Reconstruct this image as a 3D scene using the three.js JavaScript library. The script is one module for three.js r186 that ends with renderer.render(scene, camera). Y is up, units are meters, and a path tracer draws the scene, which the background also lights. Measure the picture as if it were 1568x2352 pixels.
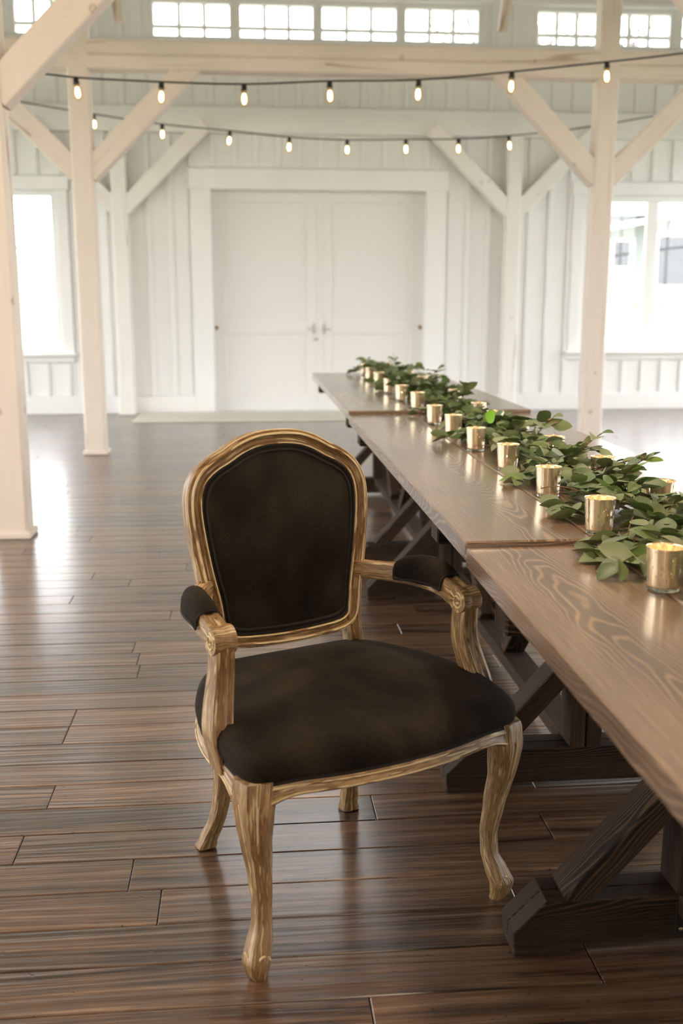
import * as THREE from 'three';
import { mergeGeometries, mergeVertices, toCreasedNormals } from 'three/addons/utils/BufferGeometryUtils.js';
import { ImprovedNoise } from 'three/addons/math/ImprovedNoise.js';

// ------------------------------------------------------------------ camera, sky, exposure
const scene = new THREE.Scene();
const camera = new THREE.PerspectiveCamera(2 * Math.atan(1176 / 2350) * 180 / Math.PI, 1568 / 2352, 0.05, 400);
const PITCH = 11.52 * Math.PI / 180, YAW = 5.2 * Math.PI / 180;
camera.position.set(0, 1.24, 0);
camera.lookAt(Math.sin(YAW) * Math.cos(PITCH), 1.24 - Math.sin(PITCH), -Math.cos(YAW) * Math.cos(PITCH));
camera.focus = 2.35; camera.userData.fStop = 3.3;
scene.background = new THREE.Color(0.985, 1.0, 1.02);      // an even, bright overcast sky
scene.backgroundIntensity = 4.6;
const renderer = new THREE.WebGLRenderer();
renderer.toneMapping = THREE.LinearToneMapping;
renderer.toneMappingExposure = 1.68;
renderer.shadowMap.enabled = true;

// ------------------------------------------------------------------ helpers
function rng(seed) { let a = seed >>> 0; return () => { a = (a + 0x6D2B79F5) | 0; let t = Math.imul(a ^ (a >>> 15), 1 | a); t = (t + Math.imul(t ^ (t >>> 7), 61 | t)) ^ t; return ((t ^ (t >>> 14)) >>> 0) / 4294967296; }; }
const PN = new ImprovedNoise();
const nz = (x, y, z = 0) => PN.noise(x, y, z);
const clamp = (x, a = 0, b = 1) => Math.min(b, Math.max(a, x));
const sstep = (a, b, x) => { const t = clamp((x - a) / (b - a)); return t * t * (3 - 2 * t); };
const lerp = (a, b, t) => a + (b - a) * t;
const V = (x, y, z) => new THREE.Vector3(x, y, z);
const taken = new Map();
function numbered(name) { const n = taken.get(name) ?? 0; taken.set(name, n + 1); return n ? name + '_' + String(n).padStart(3, '0') : name; }
function tag(o, label, category, group, kind) { if (label) o.userData.label = label; if (category) o.userData.category = category; if (group) o.userData.group = group; if (kind) o.userData.kind = kind; return o; }
function shade(o) { o.traverse((m) => { if (m.isMesh) { m.castShadow = true; m.receiveShadow = true; } }); return o; }
function mesh(name, geo, mat, parent) { const m = new THREE.Mesh(geo, mat); m.name = name; m.castShadow = m.receiveShadow = true; if (parent) parent.add(m); return m; }
function top(name, label, category, group, kind) { const g = new THREE.Group(); g.name = numbered(name); tag(g, label, category, group, kind); scene.add(g); return g; }
function topMesh(name, geo, mat, label, category, group, kind) { const m = mesh(numbered(name), geo, mat, scene); return tag(m, label, category, group, kind); }
const structure = (name, label, category) => top(name, label, category, null, 'structure');

// chamfered box, centred, flat normals, uv in metres with u along `grain` axis (0 x, 1 y, 2 z)
function cbox(w, h, d, b = 0.003, grain = 0, u0 = 0, v0 = 0) {
  const P = [], s = [w / 2, h / 2, d / 2];
  b = Math.min(b, s[0] * .9, s[1] * .9, s[2] * .9);
  const pt = (sx, sy, sz, ax) => { const q = [sx * (s[0] - b), sy * (s[1] - b), sz * (s[2] - b)]; q[ax] = [sx, sy, sz][ax] * s[ax]; return q; };
  const tri = (a, c, e) => P.push(a, c, e);
  const quad = (a, c, e, f) => { tri(a, c, e); tri(a, e, f); };
  for (let ax = 0; ax < 3; ax++) for (const sg of [-1, 1]) {
    const [i, j] = [(ax + 1) % 3, (ax + 2) % 3];
    const c = (p, q) => { const k = [0, 0, 0]; k[ax] = sg; k[i] = p; k[j] = q; return pt(k[0], k[1], k[2], ax); };
    const r = [c(-1, -1), c(1, -1), c(1, 1), c(-1, 1)];
    sg > 0 ? quad(...r) : quad(r[3], r[2], r[1], r[0]);
  }
  for (let ax = 0; ax < 3; ax++) { const [i, j] = [(ax + 1) % 3, (ax + 2) % 3];
    for (const p of [-1, 1]) for (const q of [-1, 1]) {
      const c = (t, face) => { const k = [0, 0, 0]; k[ax] = t; k[i] = p; k[j] = q; return pt(k[0], k[1], k[2], face); };
      const r = [c(-1, i), c(1, i), c(1, j), c(-1, j)];
      p * q > 0 ? quad(r[3], r[2], r[1], r[0]) : quad(...r);
    } }
  for (const x of [-1, 1]) for (const y of [-1, 1]) for (const z of [-1, 1]) {
    const r = [pt(x, y, z, 0), pt(x, y, z, 1), pt(x, y, z, 2)];
    x * y * z > 0 ? tri(...r) : tri(r[0], r[2], r[1]);
  }
  const g = new THREE.BufferGeometry();
  g.setAttribute('position', new THREE.Float32BufferAttribute(P.flat(), 3));
  g.computeVertexNormals();
  return boxUV(g, grain, u0, v0);
}
function boxUV(g, grain = 0, u0 = 0, v0 = 0) {
  const p = g.attributes.position, n = g.attributes.normal, uv = new Float32Array(p.count * 2);
  const others = [0, 1, 2].filter((a) => a !== grain);
  for (let i = 0; i < p.count; i++) {
    const q = [p.getX(i), p.getY(i), p.getZ(i)], m = [Math.abs(n.getX(i)), Math.abs(n.getY(i)), Math.abs(n.getZ(i))];
    let v; let u = q[grain];
    if (m[grain] > .8) { u = q[others[0]]; v = q[others[1]]; }
    else v = m[others[0]] > m[others[1]] ? q[others[1]] : q[others[0]];
    uv[i * 2] = u + u0; uv[i * 2 + 1] = v + v0;
  }
  g.setAttribute('uv', new THREE.BufferAttribute(uv, 2));
  return g;
}
const at = (g, x, y, z) => g.translate(x, y, z);
const plain = (g) => { const k = g.index ? g.toNonIndexed() : g; for (const a of Object.keys(k.attributes)) if (!['position', 'normal', 'uv'].includes(a)) k.deleteAttribute(a); return k; };
const merge = (list) => mergeGeometries(list.map(plain), false);

// beam between two points with rectangular section w (across) x h, `up` hints the section's h direction
function bar(a, b, w, h, up = V(0, 1, 0), bev = 0.004, u0 = 0, v0 = 0) {
  const d = b.clone().sub(a), L = d.length(); d.normalize();
  const x = d, z = new THREE.Vector3().crossVectors(x, up).normalize(), y = new THREE.Vector3().crossVectors(z, x);
  const g = cbox(L, h, w, bev, 0, u0, v0);
  const m = new THREE.Matrix4().makeBasis(x, y, z).setPosition(a.clone().add(b).multiplyScalar(.5));
  return g.applyMatrix4(m);
}
// loft: stations = [{p, x, y}] with section points [[a,b],...] (closed), per-station section function sec(i, t)
function loft(stations, sec, { closed = false, caps = true, crease = 0.7, u0 = 0 } = {}) {
  const N = stations.length, rows = [], along = [0];
  for (let i = 0; i < N; i++) {
    const s = stations[i], pr = sec(i, i / (N - 1));
    rows.push(pr.map(([a, b]) => s.p.clone().addScaledVector(s.x, a).addScaledVector(s.y, b)));
    if (i) along.push(along[i - 1] + s.p.distanceTo(stations[i - 1].p));
  }
  const M = rows[0].length, around = [0];
  for (let j = 1; j <= M; j++) around.push(around[j - 1] + rows[0][j - 1].distanceTo(rows[0][j % M]));
  const pos = [], uv = [];
  const put = (i, j, ul) => { const q = rows[i % N][j % M]; pos.push(q.x, q.y, q.z); uv.push(u0 + ul, around[j]); };
  const last = closed ? N : N - 1;
  const total = along[N - 1] + stations[0].p.distanceTo(stations[N - 1].p);
  for (let i = 0; i < last; i++) { const ua = along[i], ub = i + 1 < N ? along[i + 1] : total;
    for (let j = 0; j < M; j++) { put(i, j, ua); put(i + 1, j, ub); put(i + 1, j + 1, ub); put(i, j, ua); put(i + 1, j + 1, ub); put(i, j + 1, ua); } }
  if (caps && !closed) for (const [i, flip] of [[0, 0], [N - 1, 1]]) {
    const c = rows[i].reduce((s, q) => s.add(q), V(0, 0, 0)).multiplyScalar(1 / M);
    for (let j = 0; j < M; j++) { const a = rows[i][j], b = rows[i][(j + 1) % M]; const T = flip ? [c, b, a] : [c, a, b];
      for (const q of T) { pos.push(q.x, q.y, q.z); uv.push(u0 + along[i] + q.distanceTo(c), around[j]); } }
  }
  let g = new THREE.BufferGeometry();
  g.setAttribute('position', new THREE.Float32BufferAttribute(pos, 3));
  g.setAttribute('uv', new THREE.Float32BufferAttribute(uv, 2));
  g.computeVertexNormals();
  // outward check: flip when the signed volume is negative
  let vol = 0; const A = V(0, 0, 0), B = V(0, 0, 0), Cc = V(0, 0, 0), p = g.attributes.position;
  for (let i = 0; i < p.count; i += 3) { A.fromBufferAttribute(p, i); B.fromBufferAttribute(p, i + 1); Cc.fromBufferAttribute(p, i + 2); vol += A.dot(B.clone().cross(Cc)); }
  if (vol < 0) flip(g);
  g = toCreasedNormals(g, crease);
  return g;
}
function flip(g) { const p = g.attributes.position.array, u = g.attributes.uv.array;
  for (let i = 0; i < p.length; i += 9) for (let k = 0; k < 3; k++) { const t = p[i + 3 + k]; p[i + 3 + k] = p[i + 6 + k]; p[i + 6 + k] = t; }
  for (let i = 0; i < u.length; i += 6) for (let k = 0; k < 2; k++) { const t = u[i + 2 + k]; u[i + 2 + k] = u[i + 4 + k]; u[i + 4 + k] = t; }
  return g; }
function framesAlong(pts, up = V(0, 1, 0)) { // x = side, y = up-ish
  return pts.map((p, i) => { const t = pts[Math.min(i + 1, pts.length - 1)].clone().sub(pts[Math.max(i - 1, 0)]).normalize();
    const x = new THREE.Vector3().crossVectors(t, up).normalize(), y = new THREE.Vector3().crossVectors(x, t).normalize(); return { p, x, y }; });
}
const spline = (pts, n, closed = false) => new THREE.CatmullRomCurve3(pts, closed, 'centripetal').getPoints(n);
const circle = (r, n = 8, ry = r) => Array.from({ length: n }, (_, k) => [r * Math.cos(k / n * 2 * Math.PI), ry * Math.sin(k / n * 2 * Math.PI)]);
function tube(pts, r, n = 7, closed = false, up = V(0.13, 1, 0.07)) {
  const P = closed ? pts : pts; const st = P.map((p, i) => { const a = P[closed ? (i + 1) % P.length : Math.min(i + 1, P.length - 1)], b = P[closed ? (i - 1 + P.length) % P.length : Math.max(i - 1, 0)];
    const t = a.clone().sub(b).normalize(), x = new THREE.Vector3().crossVectors(t, up).normalize(), y = new THREE.Vector3().crossVectors(x, t).normalize(); return { p, x, y }; });
  return loft(st, () => circle(r, n), { closed, crease: 1.2 });
}
function dataTex(w, h, fn, srgb = true, repX = 1, repY = 1) {
  const d = new Uint8Array(w * h * 4);
  for (let y = 0; y < h; y++) for (let x = 0; x < w; x++) { const c = fn(x / w, y / h, x, y), i = (y * w + x) * 4; d[i] = clamp(c[0]) * 255; d[i + 1] = clamp(c[1]) * 255; d[i + 2] = clamp(c[2]) * 255; d[i + 3] = c[3] === undefined ? 255 : clamp(c[3]) * 255; }
  const t = new THREE.DataTexture(d, w, h, THREE.RGBAFormat);
  t.magFilter = THREE.LinearFilter; t.minFilter = THREE.LinearMipmapLinearFilter; t.generateMipmaps = true;
  t.wrapS = t.wrapT = THREE.RepeatWrapping; t.repeat.set(repX, repY);
  if (srgb) t.colorSpace = THREE.SRGBColorSpace;
  t.needsUpdate = true; return t;
}
const mix3 = (a, b, t) => [lerp(a[0], b[0], t), lerp(a[1], b[1], t), lerp(a[2], b[2], t)];
const rgb = (r, g, b) => [r / 255, g / 255, b / 255];

// ------------------------------------------------------------------ textures
// floor: 8 strips of plank, 2.048 m long; strip height .128 m
function floorFields() {
  const W = 2048, Hh = 1024, h = new Float32Array(W * Hh), c = new Float32Array(W * Hh);
  for (let y = 0; y < Hh; y++) { const s = Math.floor(y / 128), v = (y % 128) / 128;
    for (let x = 0; x < W; x++) { const u = x / W * 2.048;
      const wob = nz(u * 1.2, v * 1.3, s * 7.7) * .35;
      const fine = nz(u * 6, (v + wob * .2) * 34, s * 3.1) * .6 + nz(u * 26, (v + wob * .2) * 70, s * 5.3) * .4;
      const broad = nz(u * .9, (v + wob) * 7, s * 9.1) + .6 * nz(u * 2.1, (v + wob) * 15, s * 2.2);
      const blot = nz(u * 5, v * 3, s * 4.4 + 20) * .5 + nz(u * 13, v * 7, s * 6.4 + 50) * .3;
      const scrape = nz(u * .8 + s * 11, (v + wob * .5) * 7.5, 33 + s) + .5 * nz(u * 2.2, (v + wob * .5) * 14, 71 + s);
      c[y * W + x] = .5 + .36 * broad + .42 * fine + .2 * blot + [.06, -.1, .0, -.05, .1, -.14, .03, -.02][s];
      h[y * W + x] = .5 + .42 * scrape + .05 * fine;
    } }
  // small dark pits and scratches
  const r = rng(77), marks = [];
  for (let k = 0; k < 420; k++) marks.push([r() * 2048, r() * 1024, 1 + r() * 2.2, 1 + r() * 2.5]);
  for (const [mx, my, a, b] of marks) for (let dy = -4; dy <= 4; dy++) for (let dx = -6; dx <= 6; dx++) { const q = (dx / a / 1.4) ** 2 + (dy / b) ** 2; if (q < 1) { const X = (mx + dx + 2048 | 0) % 2048, Y = clamp(my + dy | 0, 0, 1023); c[Y * 2048 + X] -= .55 * (1 - q); h[Y * 2048 + X] -= .25 * (1 - q); } }
  return { W, Hh, h, c };
}
const FF = floorFields();
const floorTone = (mul) => dataTex(2048, 1024, (u, v, x, y) => { const t = clamp(FF.c[y * 2048 + x]); const a = mix3(rgb(44, 31, 23), rgb(102, 75, 54), sstep(.12, .62, t)), b = mix3(a, rgb(150, 117, 87), sstep(.58, 1, t)); return b.map((q) => q * mul); }, true, 1 / 2.048, 1 / 1.024);
const floorMap = floorTone(1.0);
const floorBump = dataTex(2048, 1024, (u, v, x, y) => { const t = FF.h[y * 2048 + x]; return [t, t, t]; }, false, 1 / 2.048, 1 / 1.024);
const floorRough = dataTex(1024, 512, (u, v, x, y) => { const t = FF.c[(y * 2) * 2048 + x * 2]; const k = .9 + .25 * (t - .5) + .18 * nz(u * 14, v * 60); return [k, k, k]; }, false, 1 / 2.048, 1 / 1.024);

// stained pine: 4 strips, each .3 m x 2.56 m, cathedral grain of a sawn board
const PW = 2048, PH = 960;
function pineValue(s, u, y) { // u metres along, y metres across (0..0.3): nested arches of a flat-sawn board
  const c = [.17, .125, .185, .115][s] + .05 * nz(u * .55 + s * 3.1, s * 5.3, 1) + .014 * nz(u * 2.1, s * 2.9, 4);
  const yy = y - c - .006 * nz(u * 5, y * 14, s * 7);
  const B = [6, -5, 7.5, -6.5][s] * u + 5.5 * nz(u * .95 + s * 4.4, s * 3.7, 5) + 1.5 * nz(u * 2.8, s * 1.9, 9) + 1.1 * nz(u * 4.2, y * 15, s + 3) + .5 * nz(u * 11, y * 34, s + 13);
  let f = 1.5 * (yy * yy * 1150 / (1 + 3.2 * Math.abs(yy)) + B);
  for (const [ku, ky, kr] of [[.5 + s * .47, .08 + .04 * s, .02]]) { const q = Math.hypot((u - ku) * .4, y - ky); f += 3.2 * Math.exp(-q * q / (kr * kr)); }
  const fr = f - Math.floor(f);
  return lerp(sstep(.04, .3, fr) * (1 - sstep(.72, .98, fr)), .5, .75 * sstep(.022, .08, Math.abs(yy)));
}
const pineField = (() => { const a = new Float32Array(PW * PH); for (let y = 0; y < PH; y++) { const s = Math.floor(y / 240), yy = (y % 240) / 240 * .3; for (let x = 0; x < PW; x++) { const u = x / PW * 2.56; a[y * PW + x] = clamp(pineValue(s, u, yy) * .75 + .12 + .3 * nz(u * 7, yy * 260, s) + .18 * nz(u * 30, yy * 700, s)); } } return a; })();
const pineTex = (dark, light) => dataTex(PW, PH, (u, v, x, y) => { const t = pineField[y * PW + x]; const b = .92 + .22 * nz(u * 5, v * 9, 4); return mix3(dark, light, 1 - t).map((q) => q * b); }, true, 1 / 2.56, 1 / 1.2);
const tableMap = pineTex(rgb(97, 71, 52), rgb(174, 141, 108));
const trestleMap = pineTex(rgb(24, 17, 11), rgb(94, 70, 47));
const pineBump = dataTex(1024, 480, (u, v, x, y) => { const t = 1 - pineField[(y * 2) * PW + x * 2]; return [t, t, t]; }, false, 1 / 2.56, 1 / 1.2);

// white-washed timber: knots, checks, saw marks
const timberKnots = (() => { const r = rng(5), k = []; for (let i = 0; i < 16; i++) k.push([r() * 4, .06 + r() * .88, .006 + r() * .013]); return k; })();
function timberAt(u, v) { let t = 0; for (const [a, b, s] of timberKnots) { const q = Math.hypot(u - a, v - b); if (q < s * 3) { const e = q / s; t = Math.max(t, .55 * Math.exp(-((e - 1) ** 2) * 9) + .4 * Math.exp(-e * e * 2)); } }
  const crack = sstep(.975, 1, 1 - Math.abs(nz(u * .18, v * 7, 2))) * sstep(.1, .35, nz(u * .8, v * 1.4, 9)) * .6;
  const saw = .12 * nz(u * 60 + v * 25, v * 2, 4) * (.5 + nz(u * 2, v * 2, 6)); const grain = .16 * nz(u * 2.5, v * 34, 7) + .12 * nz(u * 9, v * 90, 8);
  return [t, crack, saw + grain]; }
const timberField = (() => { const a = []; for (let y = 0; y < 256; y++) for (let x = 0; x < 1024; x++) a.push(timberAt(x / 256, y / 256)); return a; })();
const timberTex = (base, dark) => dataTex(1024, 256, (u, v, x, y) => { const [k, c, g] = timberField[y * 1024 + x]; return mix3(base, dark, clamp(.75 * k + .9 * c + .35 * Math.max(0, g))); }, true, 1 / 4, 1);
const timberMap = timberTex(rgb(229, 217, 205), rgb(150, 126, 106));
const timberBump = dataTex(1024, 256, (u, v, x, y) => { const [k, c, g] = timberField[y * 1024 + x]; const t = .6 + .4 * g - .35 * c - .2 * k; return [t, t, t]; }, false, 1 / 4, 1);

// limed, rubbed-through gilt wood of the chair
const giltField = (() => { const a = new Float32Array(512 * 512 * 2); for (let y = 0; y < 512; y++) for (let x = 0; x < 512; x++) { const u = x / 512 * .5, v = y / 512 * .25;
  const streak = nz(u * 8, v * 230, 1) * .6 + nz(u * 24, v * 520, 2) * .5, patch = nz(u * 12, v * 50, 3) + .5 * nz(u * 40, v * 170, 4);
  a[(y * 512 + x) * 2] = streak; a[(y * 512 + x) * 2 + 1] = patch; } return a; })();
const giltMap = dataTex(512, 512, (u, v, x, y) => { const s = giltField[(y * 512 + x) * 2], p = giltField[(y * 512 + x) * 2 + 1];
  let c = mix3(rgb(138, 107, 68), rgb(84, 60, 36), sstep(-.12, .42, s + p * .5)); c = mix3(c, rgb(166, 134, 92), sstep(.08, .5, p)); return mix3(c, rgb(216, 194, 152), sstep(.14, .42, s - .4 * p) * .85); }, true, 2, 4);
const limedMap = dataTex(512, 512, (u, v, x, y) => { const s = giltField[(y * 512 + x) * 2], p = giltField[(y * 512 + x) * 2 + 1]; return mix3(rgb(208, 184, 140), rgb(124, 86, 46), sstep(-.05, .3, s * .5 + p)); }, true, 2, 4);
const giltBump = dataTex(512, 512, (u, v, x, y) => { const t = .5 + .5 * giltField[(y * 512 + x) * 2] + .2 * giltField[(y * 512 + x) * 2 + 1]; return [t, t, t]; }, false, 2, 4);

// velvet: brushed nap
const napAt = (u, v) => .45 + .42 * nz(u * 5, v * 4, 3) + .12 * nz(u * 15, v * 9, 8) + .2 * nz(u * 160, v * 60, 5);
const velvetMap = dataTex(512, 512, (u, v) => mix3(rgb(17, 14, 10), rgb(61, 50, 37), clamp(napAt(u, v))), true, 2, 2);
const velvetBump = dataTex(512, 512, (u, v) => { const t = .5 + .4 * nz(u * 190, v * 190, 1) + .3 * nz(u * 60, v * 40, 2); return [t, t, t]; }, false, 4, 4);

// mercury glass: silvering with flecks scratched out of it
const flecks = (() => { const r = rng(31), W = 512, H = 256, a = new Float32Array(W * H);
  for (let k = 0; k < 1500; k++) { const x = r() * W, y = r() * H, s = 1.1 + r() * r() * 3.6; const dens = .5 + .9 * nz(x / W * 6, y / H * 3, 7); if (r() > dens) continue;
    for (let dy = -5; dy <= 5; dy++) for (let dx = -5; dx <= 5; dx++) { const q = Math.hypot(dx, dy) / s; if (q < 1) { const X = (x + dx + W | 0) % W, Y = clamp(y + dy | 0, 0, H - 1); a[Y * W + X] = Math.max(a[Y * W + X], 1 - q * q); } } }
  return a; })();
const mercuryAlpha = dataTex(512, 256, (u, v, x, y) => { const t = 1 - .9 * sstep(.05, .5, flecks[y * 512 + x]); return [t, t, t]; }, false);
const mercuryRough = dataTex(512, 256, (u, v) => { const t = .5 + .5 * (nz(u * 20, v * 12, 3) + .5 * nz(u * 60, v * 30, 4)); return [t, t, t]; }, false);

// ------------------------------------------------------------------ materials
const std = (o) => new THREE.MeshStandardMaterial(o), phy = (o) => new THREE.MeshPhysicalMaterial(o);
const M = {
  floor: phy({ map: floorMap, bumpMap: floorBump, bumpScale: .0036, roughness: .45, roughnessMap: floorRough, clearcoat: .8, clearcoatRoughness: .2 }),
  underfloor: std({ color: 0x16100b, roughness: .9 }),
  white: std({ color: 0xeff0ee, roughness: .55 }),
  whiteTrim: std({ color: 0xf1f2f0, roughness: .45 }),
  doorPaint: std({ color: 0xebebe8, roughness: .5 }),
  ceiling: std({ color: 0xcfcecb, roughness: .7 }),
  timber: std({ map: timberMap, bumpMap: timberBump, bumpScale: .002, roughness: .7 }),
  paleTimber: std({ map: timberTex(rgb(238, 236, 230), rgb(186, 176, 160)), bumpMap: timberBump, bumpScale: .0015, roughness: .6 }),
  table: phy({ map: tableMap, bumpMap: pineBump, bumpScale: .0003, roughness: .42, clearcoat: 1, clearcoatRoughness: .17 }),
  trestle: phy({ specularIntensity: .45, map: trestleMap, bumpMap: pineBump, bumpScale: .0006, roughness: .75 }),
  gilt: std({ map: giltMap, bumpMap: giltBump, bumpScale: .0012, roughness: .42 }),
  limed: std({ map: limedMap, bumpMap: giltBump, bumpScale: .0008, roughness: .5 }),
  velvet: phy({ specularIntensity: .25, map: velvetMap, bumpMap: velvetBump, bumpScale: .0006, roughness: .9, sheen: .18, sheenColor: new THREE.Color(.42, .29, .16), sheenRoughness: .5 }),
  piping: phy({ color: 0x1a140e, roughness: .9, sheen: .3, sheenColor: new THREE.Color(.2, .16, .11), sheenRoughness: .5 }),
  pane: phy({ color: 0xffffff, roughness: 0, transmission: 1, thickness: 0, ior: 1.5 }),
  brass: std({ color: 0x9a8656, metalness: .9, roughness: .35 }),
  nickel: std({ color: 0xc9c7c0, metalness: .35, roughness: .45 }),
  steel: std({ color: 0xa9a9a6, metalness: .9, roughness: .4 }),
  black: std({ color: 0x0d0d0d, roughness: .5 }),
  cable: std({ color: 0x17181a, roughness: .6 }),
  bulbGlass: phy({ color: 0xfff0d2, roughness: 0, transmission: 1, thickness: 0, ior: 1.3 }),
  filament: std({ color: 0xfff0d6, emissive: 0xffecd0, emissiveIntensity: 7 }),
  mercury: phy({ color: 0xe8d5b4, metalness: .72, roughness: .27, roughnessMap: mercuryRough, alphaMap: mercuryAlpha, transparent: true, side: THREE.DoubleSide, clearcoat: .6, clearcoatRoughness: .04 }),
  clearGlass: phy({ color: 0xf2fff8, roughness: .02, transmission: 1, thickness: .01, ior: 1.5 }),
  opal: std({ color: 0xfff2dc, roughness: .4, emissive: 0xffe3c2, emissiveIntensity: 5 }),
  wax: std({ color: 0xe9dfc8, roughness: .6 }),
  flame: std({ color: 0xffc070, emissive: 0xffd9a2, emissiveIntensity: 13 }),
  wick: std({ color: 0x15110d, roughness: .9 }),
  stem: std({ color: 0x6d5236, roughness: .7 }),
  mat: std({ color: 0xd9d4c8, roughness: .9 }),
  lawn: std({ color: 0x8a9078, roughness: 1 }), pave: std({ color: 0xb9b6ae, roughness: .9 }),
  siding: std({ color: 0x8f9292, roughness: .8 }), roofing: std({ color: 0xdadcdd, roughness: .7 }), darkPane: std({ color: 0x20262a, roughness: .15 }),
  bark: std({ color: 0x4a4540, roughness: 1 }),
};
const leafMat = (top_, r = .5) => phy({ color: top_, roughness: r, transmission: .18, thickness: 0, side: THREE.DoubleSide });
const LEAF = [leafMat(0x6a7a46), leafMat(0x526637), leafMat(0x7d865c), leafMat(0x939a72), leafMat(0x6b843a)];

// ------------------------------------------------------------------ the room shell
const XC = 0.855, HALF = 6.2, ZB = -11.95, ZR = 6.2, EAVE = 4.75, RIDGE = 7.6, TH = 0.24;
const XL = XC - HALF, XR = XC + HALF;
const roofY = (x) => EAVE + (RIDGE - EAVE) * (1 - Math.abs(x - XC) / HALF);
let windowNo = 0, doorNo = 0;

// a window: group at the opening's lower left corner in the wall's frame; x along the wall, y up, z into the room
function makeWindow(m4, x0, x1, y0, y1, cols, rows, label, opt = {}) {
  const g = structure('window_' + (++windowNo), label, 'window'); g.applyMatrix4(m4);
  const cx = (x0 + x1) / 2, cy = (y0 + y1) / 2, w = x1 - x0, h = y1 - y0, f = opt.frame ?? .05, dz = -.07;
  mesh('window_frame', at(cbox(w, f, .11, .004), cx, y1 - f / 2, dz), M.whiteTrim, g); mesh('window_frame', at(cbox(w, f, .11, .004), cx, y0 + f / 2, dz), M.whiteTrim, g);
  for (const s of [x0 + f / 2, x1 - f / 2]) mesh('window_frame', at(cbox(f, h - 2 * f, .11, .004, 1), s, cy, dz), M.whiteTrim, g);
  const ix0 = x0 + f, ix1 = x1 - f, iy0 = y0 + f, iy1 = y1 - f, m = opt.muntin ?? .022;
  const ys = opt.ys ? [iy0, ...opt.ys, iy1] : Array.from({ length: rows + 1 }, (_, k) => lerp(iy0, iy1, k / rows));
  const xs = Array.from({ length: cols + 1 }, (_, k) => lerp(ix0, ix1, k / cols));
  for (let k = 1; k < cols; k++) mesh('muntin', at(cbox(m, iy1 - iy0, .035, .002, 1), xs[k], cy, dz), M.whiteTrim, g);
  for (let k = 1; k < ys.length - 1; k++) mesh('muntin', at(cbox(ix1 - ix0, m, .034, .002), cx, ys[k], dz), M.whiteTrim, g);
  for (let r = 0; r < ys.length - 1; r++) for (let c = 0; c < cols; c++) mesh('pane', at(new THREE.BoxGeometry(xs[c + 1] - xs[c] - .002, ys[r + 1] - ys[r] - .002, .003), (xs[c] + xs[c + 1]) / 2, (ys[r] + ys[r + 1]) / 2, dz), M.pane, g);
  if (opt.casing !== false) { const k = opt.casing ?? .13;
    for (const s of [-1, 1]) mesh('casing', at(cbox(k, h, .03, .004, 1), s < 0 ? x0 - k / 2 : x1 + k / 2, cy, .022), M.whiteTrim, g);
    mesh('casing', at(cbox(w + 2 * k + .04, .14, .034, .004), cx, y1 + .07, .024), M.whiteTrim, g);
    mesh('sill', at(cbox(w + 2 * k + .06, .03, .1, .006), cx, y0 - .015, .055), M.whiteTrim, g);
    mesh('apron', at(cbox(w + 2 * k, .07, .024, .004), cx, y0 - .065, .018), M.whiteTrim, g);
  }
  return g;
}
function wallSlab(outline, holes, depth) {
  const s = new THREE.Shape(outline.map(([x, y]) => new THREE.Vector2(x, y)));
  for (const [a, b, c, d] of holes) { const h = new THREE.Path(); h.moveTo(a, c); h.lineTo(a, d); h.lineTo(b, d); h.lineTo(b, c); h.closePath(); s.holes.push(h); }
  return new THREE.ExtrudeGeometry(s, { depth, bevelEnabled: false });
}
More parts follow.
